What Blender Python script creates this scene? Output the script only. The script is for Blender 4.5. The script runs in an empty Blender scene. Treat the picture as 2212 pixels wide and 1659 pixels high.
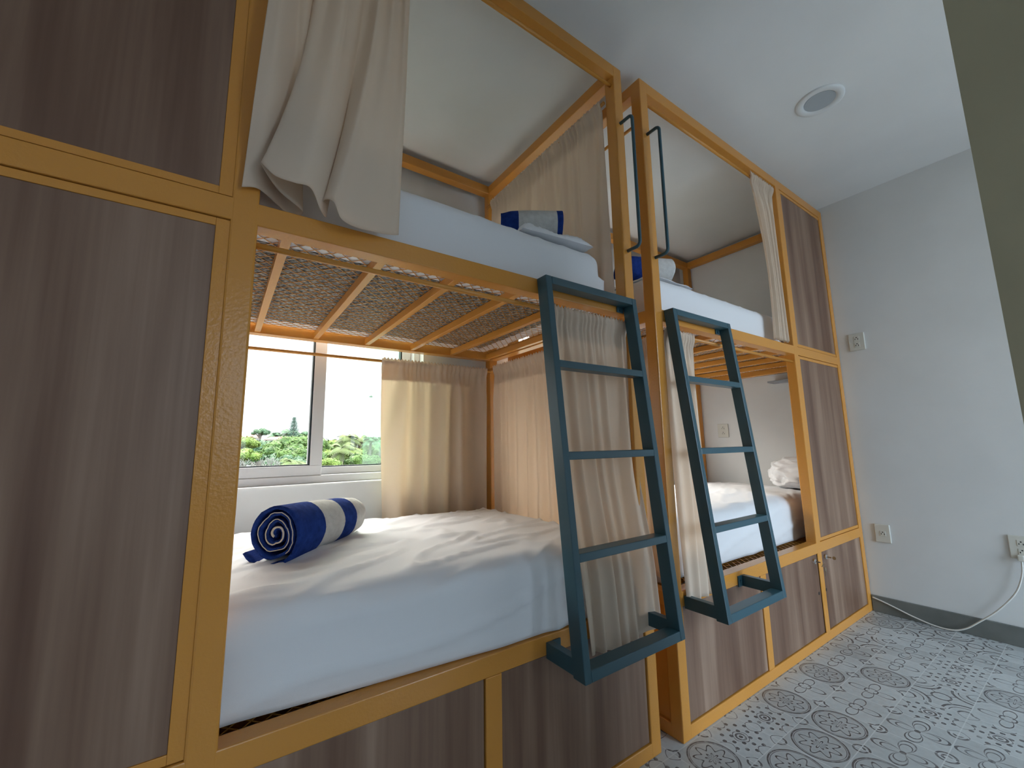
import bpy, bmesh, math, random
from mathutils import Vector, Matrix, noise
from math import pi, sin, cos, radians

sc = bpy.context.scene
COL = sc.collection
H, CEIL, XW, D, P, YB, XB = 2.40, 2.43, 1.890, 0.963, 0.046, -0.020, 0.085
WALLB = 1.0

# ------------------------------------------------------------------ mesh helper
class MB:
    def __init__(s): s.v, s.f, s.m = [], [], []
    def add(s, vs, fs, mi=0):
        o = len(s.v); s.v += [tuple(v) for v in vs]
        s.f += [tuple(i + o for i in f) for f in fs]; s.m += [mi] * len(fs)
    def hexa(s, q, mi=0):
        s.add(q, [(0,3,2,1),(4,5,6,7),(0,1,5,4),(1,2,6,5),(2,3,7,6),(3,0,4,7)], mi)
    def box(s, x0, x1, y0, y1, z0, z1, mi=0):
        if x0 > x1: x0, x1 = x1, x0
        if y0 > y1: y0, y1 = y1, y0
        if z0 > z1: z0, z1 = z1, z0
        s.hexa([(x0,y0,z0),(x1,y0,z0),(x1,y1,z0),(x0,y1,z0),(x0,y0,z1),(x1,y0,z1),(x1,y1,z1),(x0,y1,z1)], mi)
    def tube(s, pts, r, n=8, mi=0, cap=True):
        pts = [Vector(p) for p in pts]; rr = r if isinstance(r, (list, tuple)) else [r]*len(pts)
        rings = []; up = None
        for i, p in enumerate(pts):
            t = (pts[min(i+1,len(pts)-1)] - pts[max(i-1,0)]).normalized()
            if up is None:
                up = t.orthogonal().normalized()
            else:
                up = (up - t*up.dot(t)).normalized()
            b = t.cross(up)
            rings.append([p + (up*cos(2*pi*k/n) + b*sin(2*pi*k/n))*rr[i] for k in range(n)])
        vs = [v for R in rings for v in R]; fs = []
        for i in range(len(pts)-1):
            for k in range(n):
                a, b2 = i*n+k, i*n+(k+1) % n
                fs.append((a, b2, b2+n, a+n))
        if cap:
            fs.append(tuple(range(n-1,-1,-1))); fs.append(tuple(range((len(pts)-1)*n, len(pts)*n)))
        s.add(vs, fs, mi)
    def cyl(s, c, axis, r, h, n=24, mi=0, r2=None):
        a = Vector(axis).normalized(); c = Vector(c)
        s.tube([c, c + a*h], [r, r if r2 is None else r2], n, mi)
    def grid(s, pos, nu, nv, mi=0, mfun=None):
        o = len(s.v)
        for j in range(nv+1):
            for i in range(nu+1):
                s.v.append(tuple(pos(i/nu, j/nv)))
        for j in range(nv):
            for i in range(nu):
                a = o + j*(nu+1) + i
                s.f.append((a, a+1, a+nu+2, a+nu+1)); s.m.append(mfun(i/nu, j/nv) if mfun else mi)
    def build(s, name, mats, parent=None, smooth=False, bevel=0.0, solid=0.0, subd=0):
        me = bpy.data.meshes.new(name); me.from_pydata(s.v, [], s.f); me.update()
        if not isinstance(mats, (list, tuple)): mats = [mats]
        for m in mats: me.materials.append(m)
        if len(mats) > 1: me.polygons.foreach_set('material_index', s.m)
        if smooth: me.polygons.foreach_set('use_smooth', [True]*len(me.polygons))
        return link(name, me, parent, bevel, solid, subd)

def link(name, me, parent=None, bevel=0.0, solid=0.0, subd=0):
    o = bpy.data.objects.new(name, me); COL.objects.link(o)
    setpar(o, parent)
    if subd:
        m = o.modifiers.new('sub', 'SUBSURF'); m.levels = subd; m.render_levels = subd
    if solid:
        m = o.modifiers.new('solid', 'SOLIDIFY'); m.thickness = solid; m.offset = 0
    if bevel:
        m = o.modifiers.new('bev', 'BEVEL'); m.width = bevel; m.segments = 2; m.limit_method = 'ANGLE'
        m.harden_normals = False
    return o

WORLDLOC = {}
def setpar(o, parent):
    if parent is None: return
    o.parent = parent
    if parent.name in WORLDLOC:
        o.matrix_parent_inverse = Matrix.Translation(-WORLDLOC[parent.name])

def thing(name, loc, label, cat, group=None):
    o = bpy.data.objects.new(name, None); COL.objects.link(o)
    o.location = loc; o.empty_display_size = 0.05; WORLDLOC[o.name] = Vector(loc)
    return tag(o, label, cat, group)
def tag(o, label, cat, group=None):
    o['label'] = label; o['category'] = cat
    if group: o['group'] = group
    return o
def struct(o):
    o['kind'] = 'structure'; return o
def recenter(o):
    """put a single-mesh thing's origin at the bottom centre of its mesh"""
    me = o.data; xs = [v.co for v in me.vertices]
    c = Vector(((min(v.x for v in xs)+max(v.x for v in xs))/2, (min(v.y for v in xs)+max(v.y for v in xs))/2, min(v.z for v in xs)))
    me.transform(Matrix.Translation(-c)); o.location = c; return o

def catmull(pts, t):
    n = len(pts)-1; x = min(max(t,0),1)*n; i = min(int(x), n-1); f = x-i
    p = [Vector(pts[min(max(k,0),n)]) for k in (i-1,i,i+1,i+2)]
    return 0.5*((2*p[1]) + (p[2]-p[0])*f + (2*p[0]-5*p[1]+4*p[2]-p[3])*f*f + (3*p[1]-p[0]-3*p[2]+p[3])*f**3)

def sm(a, b, x):
    t = min(max((x-a)/(b-a),0.),1.); return t*t*(3-2*t)

# ------------------------------------------------------------------ node helper
class NT:
    def __init__(s, mat): s.t = mat.node_tree; s.n = s.t.nodes; s.l = s.t.links
    def new(s, typ, **kw):
        n = s.n.new(typ)
        for k, v in kw.items(): setattr(n, k, v)
        return n
    def val(s, sock, v):
        if isinstance(v, X): s.l.new(v.s, sock)
        elif hasattr(v, 'links'): s.l.new(v, sock)
        else: sock.default_value = v
    def math(s, op, *a):
        n = s.new('ShaderNodeMath', operation=op)
        for i, v in enumerate(a): s.val(n.inputs[i], v)
        return X(s, n.outputs[0])
class X:
    def __init__(s, nt, sock): s.nt, s.s = nt, sock
    def __add__(a,b): return a.nt.math('ADD',a,b)
    __radd__ = __add__
    def __sub__(a,b): return a.nt.math('SUBTRACT',a,b)
    def __rsub__(a,b): return a.nt.math('SUBTRACT',b,a)
    def __mul__(a,b): return a.nt.math('MULTIPLY',a,b)
    __rmul__ = __mul__
    def __truediv__(a,b): return a.nt.math('DIVIDE',a,b)
    def abs(a): return a.nt.math('ABSOLUTE',a)
    def sqrt(a): return a.nt.math('SQRT',a)
    def fr(a): return a.nt.math('FRACT',a)
    def fl(a): return a.nt.math('FLOOR',a)
    def cos(a): return a.nt.math('COSINE',a)
    def gt(a,b): return a.nt.math('GREATER_THAN',a,b)
    def lt(a,b): return a.nt.math('LESS_THAN',a,b)
    def mx(a,b): return a.nt.math('MAXIMUM',a,b)
    def mn(a,b): return a.nt.math('MINIMUM',a,b)

def mat(name, col=(.8,.8,.8), rough=.5, metal=0., spec=.5, bump=None, coat=0.):
    """bump = (scale, strength, distance)"""
    m = bpy.data.materials.new(name); m.use_nodes = True
    b = m.node_tree.nodes['Principled BSDF']
    b.inputs['Base Color'].default_value = (*col, 1); b.inputs['Roughness'].default_value = rough
    b.inputs['Metallic'].default_value = metal; b.inputs['Specular IOR Level'].default_value = spec
    b.inputs['Coat Weight'].default_value = coat
    nt = NT(m)
    if bump:
        tc = nt.new('ShaderNodeTexCoord'); ns = nt.new('ShaderNodeTexNoise')
        ns.inputs['Scale'].default_value = bump[0]; ns.inputs['Detail'].default_value = 3
        nt.l.new(tc.outputs['Object'], ns.inputs['Vector'])
        bp = nt.new('ShaderNodeBump'); bp.inputs['Strength'].default_value = bump[1]; bp.inputs['Distance'].default_value = bump[2]
        nt.l.new(ns.outputs['Fac'], bp.inputs['Height']); nt.l.new(bp.outputs['Normal'], b.inputs['Normal'])
    return m

def ramp(nt, fac, stops):
    r = nt.new('ShaderNodeValToRGB'); cr = r.color_ramp
    while len(cr.elements) < len(stops): cr.elements.new(0.5)
    for e, (p, c) in zip(cr.elements, stops): e.position = p; e.color = (*c, 1)
    nt.val(r.inputs['Fac'], fac); return r.outputs['Color']

def vary(m, c1, c2, scale, mapping=(1,1,1), lo=.3, hi=.7, detail=4):
    nt = NT(m); b = nt.n['Principled BSDF']
    tc = nt.new('ShaderNodeTexCoord'); mp = nt.new('ShaderNodeMapping'); mp.inputs['Scale'].default_value = mapping
    ns = nt.new('ShaderNodeTexNoise'); ns.inputs['Scale'].default_value = scale; ns.inputs['Detail'].default_value = detail
    nt.l.new(tc.outputs['Object'], mp.inputs['Vector']); nt.l.new(mp.outputs['Vector'], ns.inputs['Vector'])
    nt.l.new(ramp(nt, ns.outputs['Fac'], [(lo, c1), (hi, c2)]), b.inputs['Base Color']); return m

def cloth(name, col, transl=.3, weave=900, bumps=.15, rough=.9):
    m = bpy.data.materials.new(name); m.use_nodes = True; nt = NT(m)
    b = nt.n['Principled BSDF']; out = nt.n['Material Output']
    b.inputs['Base Color'].default_value = (*col,1); b.inputs['Roughness'].default_value = rough
    b.inputs['Specular IOR Level'].default_value = .15; b.inputs['Sheen Weight'].default_value = .15
    tc = nt.new('ShaderNodeTexCoord'); ns = nt.new('ShaderNodeTexNoise'); ns.inputs['Scale'].default_value = weave
    nt.l.new(tc.outputs['Object'], ns.inputs['Vector'])
    bp = nt.new('ShaderNodeBump'); bp.inputs['Strength'].default_value = bumps; bp.inputs['Distance'].default_value = .001
    nt.l.new(ns.outputs['Fac'], bp.inputs['Height']); nt.l.new(bp.outputs['Normal'], b.inputs['Normal'])
    if transl:
        tr = nt.new('ShaderNodeBsdfTranslucent'); tr.inputs['Color'].default_value = (*col,1)
        mx = nt.new('ShaderNodeMixShader'); mx.inputs[0].default_value = transl
        nt.l.new(b.outputs[0], mx.inputs[1]); nt.l.new(tr.outputs[0], mx.inputs[2]); nt.l.new(mx.outputs[0], out.inputs[0])
    return m

def glass(name, tint=(.97,1,.99), refl=.06, haze=0.):
    m = bpy.data.materials.new(name); m.use_nodes = True; nt = NT(m); out = nt.n['Material Output']
    nt.n.remove(nt.n['Principled BSDF'])
    t = nt.new('ShaderNodeBsdfTransparent'); t.inputs[0].default_value = (*tint,1)
    g = nt.new('ShaderNodeBsdfGlossy'); g.inputs['Roughness'].default_value = .02
    mx = nt.new('ShaderNodeMixShader'); mx.inputs[0].default_value = refl
    nt.l.new(t.outputs[0], mx.inputs[1]); nt.l.new(g.outputs[0], mx.inputs[2]); o = mx.outputs[0]
    if haze:
        d = nt.new('ShaderNodeBsdfTranslucent'); d.inputs[0].default_value = (.85,.95,.9,1)
        m2 = nt.new('ShaderNodeMixShader'); m2.inputs[0].default_value = haze
        nt.l.new(o, m2.inputs[1]); nt.l.new(d.outputs[0], m2.inputs[2]); o = m2.outputs[0]
    nt.l.new(o, out.inputs[0]); return m

M = {}
M['wall'] = vary(mat('wall_paint', rough=.85, bump=(60,.08,.002)), (.70,.71,.71), (.76,.77,.77), 3)
M['ceil'] = vary(mat('ceiling_paint', rough=.9, bump=(50,.08,.002)), (.74,.75,.75), (.79,.80,.80), 2.5)
M['olive'] = vary(mat('partition_paint', rough=.85, bump=(60,.08,.002)), (.43,.40,.28), (.47,.44,.31), 3)
M['yellow'] = mat('ochre_enamel', (.63,.275,.050), .22, spec=.5, bump=(150,.28,.002))
M['teal'] = mat('teal_enamel', (.030,.086,.112), .33, bump=(160,.04,.001))
M['white_alu'] = mat('white_aluminium', (.72,.72,.73), .35)
M['gasket'] = mat('black_rubber_gasket', (.01,.02,.025), .5)
M['glass'] = glass('window_glass', (.985,.99,.985), .012); M['haze'] = glass('hazy_window_glass', (.80,.93,.86), .015, .045)
M['sill'] = mat('white_sill', (.85,.85,.84), .5)
M['skirt'] = vary(mat('grey_skirting', rough=.45), (.13,.14,.13), (.19,.20,.19), 8)
M['curtain'] = cloth('cream_cotton', (.88,.765,.64), .46)
M['sheet'] = cloth('white_sheet', (.80,.80,.82), 0, 700, .10)
M['under'] = vary(mat('mattress_underside', rough=.95, bump=(90,.4,.004)), (.05,.05,.05), (.44,.41,.36), 95, (1,2.2,1), .42, .62)
M['navy'] = vary(mat('navy_terry', rough=1, spec=.1, bump=(420,.9,.004)), (.012,.035,.19), (.022,.06,.30), 60)
M['terry'] = vary(mat('white_terry', rough=1, spec=.1, bump=(420,.9,.004)), (.62,.61,.59), (.74,.73,.71), 60)
M['cream_hem'] = mat('cream_hem', (.72,.64,.54), .9)
M['plate'] = mat('cream_plastic', (.66,.65,.59), .4); M['hole'] = mat('dark_slot', (.015,.015,.015), .6)
M['chrome'] = mat('chrome', (.75,.75,.77), .18, 1.); M['brass'] = mat('dull_brass_key', (.42,.36,.27), .35, 1.)
M['cable'] = mat('white_cable', (.70,.68,.63), .45)
M['lens'] = mat('frosted_lens', (.40,.44,.47), .25)
M['trimw'] = mat('white_downlight_trim', (.72,.74,.75), .5)
M['shelf'] = mat('grey_shelf', (.35,.38,.42), .5)
M['tag'] = mat('care_label', (.55,.60,.70), .8)

def wood():
    m = mat('walnut_laminate', rough=.42); nt = NT(m); b = nt.n['Principled BSDF']
    tc = nt.new('ShaderNodeTexCoord'); oi = nt.new('ShaderNodeObjectInfo')
    ad = nt.new('ShaderNodeVectorMath', operation='ADD')
    cb = nt.new('ShaderNodeCombineXYZ'); nt.val(cb.inputs[0], X(nt, oi.outputs['Random'])*7.); nt.val(cb.inputs[2], X(nt, oi.outputs['Random'])*3.)
    nt.l.new(tc.outputs['Object'], ad.inputs[0]); nt.l.new(cb.outputs[0], ad.inputs[1])
    def ns(mapp, scale, det, dist=0.):
        mp = nt.new('ShaderNodeMapping'); mp.inputs['Scale'].default_value = mapp
        n = nt.new('ShaderNodeTexNoise'); n.inputs['Scale'].default_value = scale; n.inputs['Detail'].default_value = det
        n.inputs['Distortion'].default_value = dist
        nt.l.new(ad.outputs[0], mp.inputs[0]); nt.l.new(mp.outputs[0], n.inputs['Vector']); return X(nt, n.outputs['Fac'])
    broad = ns((1,.2,.06), 10, 3, .35); fine = ns((1,.2,.03), 110, 3)
    fac = broad*.86 + fine*.14
    c = ramp(nt, fac, [(.28,(.102,.046,.027)), (.44,(.172,.093,.059)), (.55,(.232,.139,.092)), (.70,(.36,.236,.166))])
    nt.l.new(c, b.inputs['Base Color']); return m
M['wood'] = wood()

def tiles():
    m = mat('patchwork_tiles', rough=.33); nt = NT(m); b = nt.n['Principled BSDF']; T = .1625
    tc = nt.new('ShaderNodeTexCoord'); sp = nt.new('ShaderNodeSeparateXYZ'); nt.l.new(tc.outputs['Object'], sp.inputs[0])
    px = (X(nt, sp.outputs[0]) - .5107)/T + 40.; py = (X(nt, sp.outputs[1]) + .187)/T + 40.
    cx, cy = px.fl(), py.fl(); a = px.fr() - .5; c = py.fr() - .5
    wn = nt.new('ShaderNodeTexWhiteNoise', noise_dimensions='2D'); cv = nt.new('ShaderNodeCombineXYZ')
    nt.val(cv.inputs[0], cx); nt.val(cv.inputs[1], cy); nt.l.new(cv.outputs[0], wn.inputs['Vector'])
    h = X(nt, wn.outputs['Value'])
    r = (a*a + c*c).sqrt(); th = nt.math('ARCTAN2', c, a)
    aa, ac = a.abs(), c.abs()
    dx, dy = .5 - aa, .5 - ac; dc = (dx*dx + dy*dy).sqrt()
    def line(d, w): return (d.abs()).lt(w)
    c4 = (th*2.).cos().abs(); c8 = (th*4.).cos().abs(); c16 = (th*8.).cos()
    # medallion
    pA = line(r-.455,.016).mx(line(r-.42,.006)).mx(line(r-.28-.07*c16,.018)*r.lt(.40)).mx(line(r-.13*c8,.02)).mx(line(dc-.11,.018))
    # quatrefoil petals
    pB = line(r-.46*c4,.022).mx(line(r-.33*c4,.016)).mx(r.lt(.05)).mx(line(dc-.14,.02)).mx(line(dc-.06,.02))
    # corner scrolls
    pC = line(dc-.40,.025).mx(line(dc-.30,.010)).mx(line(r-.16,.02)).mx(line(dc-.16,.02)*aa.gt(.2)).mx(line(aa-ac,.016)*r.lt(.3)*r.gt(.17))
    # small scattered rosettes
    q1 = (a*6.2832*4.).cos()*(c*6.2832*4.).cos(); q2 = (a*6.2832*2.).cos()+(c*6.2832*2.).cos()
    pD = (q1.gt(.55)*r.lt(.44)).mx(line(q2-.6,.10)).mx(line(r-.09,.02))
    # looping lattice
    pE = line(r-.25-.17*(th*4.).cos(),.022).mx(line(r-.12,.014)).mx(line(dc-.2*c4-.08,.016))
    pat = pA*h.lt(.22) + pB*h.gt(.22)*h.lt(.42) + pC*h.gt(.42)*h.lt(.62) + pD*h.gt(.62)*h.lt(.8) + pE*h.gt(.8)
    ns = nt.new('ShaderNodeTexNoise'); ns.inputs['Scale'].default_value = 55; ns.inputs['Detail'].default_value = 4
    nt.l.new(tc.outputs['Object'], ns.inputs['Vector']); wear = X(nt, ns.outputs['Fac'])
    ns2 = nt.new('ShaderNodeTexNoise'); ns2.inputs['Scale'].default_value = 4; nt.l.new(tc.outputs['Object'], ns2.inputs['Vector'])
    shade = X(nt, ns2.outputs['Fac'])
    ink = pat.mn(1.)*((wear*2.6-.35).mx(0.).mn(1.))*.92 + r.lt(.44)*h.lt(.22)*.07
    base = ramp(nt, shade*.5+wear*.3+h*.25, [(.3,(.40,.42,.42)), (.75,(.58,.61,.61))])
    mx = nt.new('ShaderNodeMixRGB'); nt.val(mx.inputs[0], ink); nt.l.new(base, mx.inputs[1]); mx.inputs[2].default_value = (.085,.075,.078,1)
    grout = ((.5-aa).mn(.5-ac)).lt(.010)
    m2 = nt.new('ShaderNodeMixRGB'); nt.val(m2.inputs[0], grout*.6); nt.l.new(mx.outputs[0], m2.inputs[1]); m2.inputs[2].default_value = (.66,.68,.67,1)
    nt.l.new(m2.outputs[0], b.inputs['Base Color'])
    return m
M['tile'] = tiles()

# ------------------------------------------------------------------ room shell
RX0, RX1, RY0 = -1.86, XW, -3.2
def room():
    b = MB(); b.box(RX0-.2, RX1+.2, RY0-.2, WALLB+.2, -.2, 0); struct(b.build('floor', M['tile']))
    b = MB(); b.box(RX0-.2, RX1+.2, RY0-.2, WALLB+.2, CEIL, CEIL+.2); struct(b.build('ceiling', M['ceil']))
    b = MB(); b.box(RX1, RX1+.2, RY0, WALLB+.2, 0, CEIL); struct(b.build('wall_right', M['wall']))
    b = MB(); b.box(RX0-.2, RX0, RY0, WALLB+.2, 0, CEIL); struct(b.build('wall_left', M['wall']))
    WX0, WX1, WZ0, WZ1 = -1.76, -.385, .803, 2.00
    BX0, BX1, BZ1 = .16, 1.30, 1.98
    b = MB(); b.box(RX0, WX0, WALLB, WALLB+.2, 0, CEIL); b.box(WX1, BX0, WALLB, WALLB+.2, 0, CEIL); b.box(BX1, RX1, WALLB, WALLB+.2, 0, CEIL)
    b.box(BX0, BX1, WALLB, WALLB+.2, 0, WZ0); b.box(BX0, BX1, WALLB, WALLB+.2, BZ1, CEIL)
    b.box(WX0, WX1, WALLB, WALLB+.2, 0, WZ0); b.box(WX0, WX1, WALLB, WALLB+.2, WZ1, CEIL)
    struct(b.build('wall_back', M['wall']))
    # unseen open doorway behind the camera, added as a daylight source
    OX0, OX1, OZ1 = .36, 1.82, 2.30
    VX0, VX1, VZ0, VZ1 = -1.09, -.92, .84, 2.06  # narrow unseen slit, added to give the left post its highlight
    b = MB(); b.box(RX0, VX0, RY0-.2, RY0, 0, CEIL); b.box(VX1, OX0, RY0-.2, RY0, 0, CEIL); b.box(VX0, VX1, RY0-.2, RY0, 0, VZ0); b.box(VX0, VX1, RY0-.2, RY0, VZ1, CEIL)
    b.box(OX1, RX1, RY0-.2, RY0, 0, CEIL); b.box(OX0, OX1, RY0-.2, RY0, OZ1, CEIL)
    struct(b.build('wall_front', M['wall']))
    b = MB(); b.box(.10, .24, -1.95, -.828, 0, CEIL); struct(b.build('wall_partition', M['olive']))
    b = MB(); b.box(RX1-.012, RX1, RY0, YB-.002, 0, .086); struct(b.build('baseboard_right', M['skirt'], bevel=.002))
    # window_1
    y0 = 1.062
    w = bpy.data.objects.new('window_1', None); COL.objects.link(w); w.location = ((WX0+WX1)/2, y0, WZ0); WORLDLOC[w.name] = w.location.copy(); struct(w)
    b = MB()
    b.box(WX0, WX1, y0-.012, y0+.07, WZ0+.001, .836); b.box(WX0, WX1, y0-.012, y0+.07, WZ1-.03, WZ1)
    b.box(WX0, WX0+.035, y0-.012, y0+.07, .836, WZ1-.03); b.box(WX1-.03, WX1, y0-.012, y0+.07, .836, WZ1-.03)
    b.build('window_frame', M['white_alu'], w, bevel=.002)
    def sash(x0, x1, ya, ls, rs, zb, pane, nm):
        f = MB(); f.box(x0, x1, ya, ya+.03, .837, zb); f.box(x0, x1, ya, ya+.03, WZ1-.07, WZ1-.03)
        f.box(x0, x0+ls, ya, ya+.03, zb, WZ1-.07); f.box(x1-rs, x1, ya, ya+.03, zb, WZ1-.07)
        so = f.build(nm, M['white_alu'], w, bevel=.002)
        g = MB(); g.box(x0+ls-.002, x0+ls+.006, ya+.006, ya+.024, zb, WZ1-.07); g.box(x1-rs-.007, x1-rs+.002, ya+.004, ya+.032, zb, WZ1-.07)
        g.box(x0+ls, x1-rs, ya+.006, ya+.024, zb-.001, zb+.005); g.build('gasket', M['gasket'], so)
        g = MB(); g.box(x0+ls, x1-rs, ya+.013, ya+.017, zb, WZ1-.07); g.build('glass_pane', pane, so)
    sash(-1.36, -.823, y0-.008, .05, .048, .879, M['glass'], 'window_sash')
    sash(-.874, WX1-.031, y0+.030, .047, .045, .868, M['glass'], 'window_sash')
    sash(WX0+.036, -1.34, y0+.030, .05, .048, .868, M['glass'], 'window_sash')
    g = MB(); g.box(-.632, WX1-.031, y0+.062, y0+.067, .848, WZ1-.05); g.build('glass_pane', M['haze'], w)['label'] = 'pale hazy overlapping pane at the right of the window'
    b = MB(); b.box(WX0, WX1, WALLB-.006, y0-.012, WZ0-.004, WZ0+.001); b.build('window_sill', M['sill'], w)
    w2 = bpy.data.objects.new('added_window_2', None); COL.objects.link(w2); w2.location = ((BX0+BX1)/2, y0, WZ0); WORLDLOC[w2.name] = w2.location.copy(); struct(w2)  # unseen window behind the far bunk, added to brighten its interior
    f = MB(); xm = (BX0+BX1)/2
    f.box(BX0, BX1, y0, y0+.05, WZ0+.001, .85); f.box(BX0, BX1, y0, y0+.05, BZ1-.05, BZ1)
    for x in (BX0, xm-.025, BX1-.05): f.box(x, x+.05, y0, y0+.05, .85, BZ1-.05)
    f.build('window_frame', M['white_alu'], w2)
    for xa, xb in ((BX0+.05, xm-.025), (xm+.025, BX1-.05)):
        g = MB(); g.box(xa, xb, y0+.02, y0+.024, .85, BZ1-.05); g.build('glass_pane', M['glass'], w2)
    # portals that guide daylight through the window and the added openings
    def portal(x, y, z, sx, sz, rx):
        l = bpy.data.lights.new('daylight_portal', 'AREA'); l.shape = 'RECTANGLE'; l.size = sx; l.size_y = sz
        l.cycles.is_portal = True
        o = bpy.data.objects.new('daylight_portal', l); COL.objects.link(o); o.location = (x, y, z); o.rotation_euler = (rx, 0, 0)
    portal((WX0+WX1)/2, WALLB+.2, (WZ0+WZ1)/2, WX1-WX0, WZ1-WZ0, radians(-90))
    portal((BX0+BX1)/2, WALLB+.2, (WZ0+BZ1)/2, BX1-BX0, BZ1-WZ0, radians(-90))
    portal((VX0+VX1)/2, RY0-.2, (VZ0+VZ1)/2, VX1-VX0, VZ1-VZ0, radians(90))
    portal((OX0+OX1)/2, RY0-.2, OZ1/2, OX1-OX0, OZ1, radians(90))
room()

# ------------------------------------------------------------------ bunks
ULP = 1.160; LEN = 1.80; PW = .046
ZT0 = 2.352; ZM0, ZM1 = 1.397, 1.4436; ZL0, ZL1 = .4015, .4504; ZB = .0416

def expanded_mesh():
    w, d, sx, ly = 1.71, .873, .0180, .0195
    n = int(d/ly); rows = int(w/sx); b = MB(); hw, th = .0012, .0014
    for k in range(rows):
        vs = []; fs = []
        for i in range(n+1):
            x = (k+.5)*sx + (sx/2)*(1 if (i+k) % 2 else -1); y = i*ly
            vs += [(x-hw, y, 0), (x+hw, y, 0), (x+hw, y, th), (x-hw, y, th)]
        for i in range(n):
            o = i*4
            for q in range(4):
                fs.append((o+q, o+(q+1) % 4, o+4+(q+1) % 4, o+4+q))
        b.add(vs, fs)
    me = bpy.data.meshes.new('expanded_mesh'); me.from_pydata(b.v, [], b.f); me.materials.append(M['yellow']); return me
MESH = expanded_mesh()

def bunk(sx, x0, y0, label, handle_u, doors):
    fx = lambda u: x0 + sx*u
    root = thing('bunk_bed', (fx(LEN/2), y0+D/2, 0), label, 'bunk bed', 'yellow steel bunk beds')
    def bx(name, u0, u1, ya, yb, z0, z1, m='yellow', parent=None, bev=.0025, lab=None):
        b = MB(); b.box(fx(u0), fx(u1), y0+ya, y0+yb, z0, z1)
        o = b.build(name, M[m], parent or root, bevel=bev)
        if lab: o['label'] = lab
        return o
    for u in (0, LEN-PW):
        bx('post', u, u+PW, 0, P, 0, H, bev=.004); bx('post', u, u+PW, D-P, D, 0, H, bev=.004)
    bx('post', ULP, ULP+PW, 0, P, .03, H-.01, bev=.004)
    e = .0006
    for z0, z1, ya in ((ZT0, H-e, 0), (ZM0, ZM1, 0), (ZL0, ZL1, 0), (e, ZB, 0)):
        bx('rail', PW-.004, LEN-PW+.004, e, P-e, z0, z1)
        bx('rail', PW-.004, LEN-PW+.004, D-P+e, D-e, z0, z1)
        bx('end_rail', e, PW-e, P-.004, D-P+.004, z0, z1)
        bx('end_rail', LEN-PW+e, LEN-e, P-.004, D-P+.004, z0, z1)
    for k in range(8):
        u = .051 + .2085*k
        bx('bed_slat', u, u+.020, P-.003, D-P+.003, 1.4005, 1.4265, bev=.001)
    for z in (1.4275, .4365):
        o = bpy.data.objects.new('mesh_base', MESH); COL.objects.link(o); setpar(o, root)
        o.location = Vector((min(fx(P-.001), fx(LEN-P+.001)), y0+P-.001, z))
    # fronts
    def panel(name, u0, u1, z0, z1, trim):
        p = bx(name, u0+trim, u1-.001, .006, .022, z0+trim*.8, z1-trim*.8, 'wood', bev=.001)
        if trim > .004:
            b = MB(); t = trim
            b.box(fx(u0-.004), fx(u0+t), y0+.004, y0+.028, z0+.002, z1-.002)
            b.box(fx(u0+t), fx(u1-.001), y0+.004, y0+.028, z0+.002, z0+t*.8); b.box(fx(u0+t), fx(u1-.001), y0+.004, y0+.028, z1-t*.8, z1-.002)
            b.build('panel_trim', M['yellow'], p, bevel=.001)
        return p
    panel('privacy_panel', ULP+PW, LEN-PW, ZM1, ZT0, .022); panel('privacy_panel', ULP+PW, LEN-PW, ZL1, ZM0, .022)
    bx('divider', .587, .633, .001, P, ZB, ZL0); bx('divider', ULP, ULP+PW, .001, P, ZB-.01, ZL0+.01)
    for i, (u0, u1) in enumerate(((PW,.587),(.633,ULP),(ULP+PW,LEN-PW))):
        dr = panel('storage_door', u0, u1, ZB, ZL0, .003)
        if doors and i:
            uu = ULP-.045 if i == 1 else ULP+PW+.045
            b = MB(); yy = y0+.006
            b.cyl((fx(uu), yy-.010, .373), (0,1,0), .0115, .0102, 20, r2=.013); b.cyl((fx(uu), yy-.012, .373), (0,1,0), .006, .004, 16)
            lk = b.build('cam_lock', M['chrome'], dr, smooth=False, bevel=.001)
            k = MB(); kx = fx(uu); k.box(kx-.001, kx+.001, yy-.030, yy-.010, .370, .376)
            if i == 1:
                ring = [(kx+.010*sin(t)+.006, yy-.030-.012*abs(sin(t/2)), .364-.010*cos(t)) for t in [2*pi*j/20 for j in range(21)]]
                k.tube(ring, .0011, 6)
                k.cyl((kx+.012, yy-.043, .343), (0,1,0), .0095, .002, 18); k.box(kx+.0095, kx+.0145, yy-.043, yy-.041, .312, .336)
            else:
                k.cyl((kx, yy-.040, .373), (1,0,0), .008, .002, 16)
            k.build('key', M['brass'], lk)
            hu = ULP-.022 if i == 1 else ULP+PW+.018
            b = MB(); b.cyl((fx(hu), yy-.0006, .222), (0,1,0), .0075, .003, 18); b.build('finger_hole', M['hole'], dr)
    bx('side_panel', .012, .020, P, D-P, ZB, ZL0); bx('side_panel', LEN-.020, LEN-.012, P, D-P, ZB, ZL0)
    # rods
    def rod(p, q):
        b = MB(); b.tube([(fx(p[0]), y0+p[1], p[2]), (fx(q[0]), y0+q[1], q[2])], .0065, 12); b.build('curtain_rod', M['yellow'], root, smooth=True)
    rod((P-.003,.018,2.322), (ULP+.003,.018,2.322)); rod((P-.003,.014,1.3595), (ULP+.003,.014,1.3595))
    rod((.056,P-.002,2.262), (.056,D-P+.002,2.262)); rod((.056,P-.002,1.342), (.056,D-P+.002,1.342))
    if sx < 0: rod((P-.003,.905,1.333), (LEN-P+.003,.905,1.333))
    # grab handle
    hx = fx(handle_u); pts = [(hx,y0+.002,2.158)]
    for t in range(7):
        a = pi/2*t/6; pts.append((hx, y0-.038-.017*sin(a), 2.158-.017*(1-cos(a))))
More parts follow.
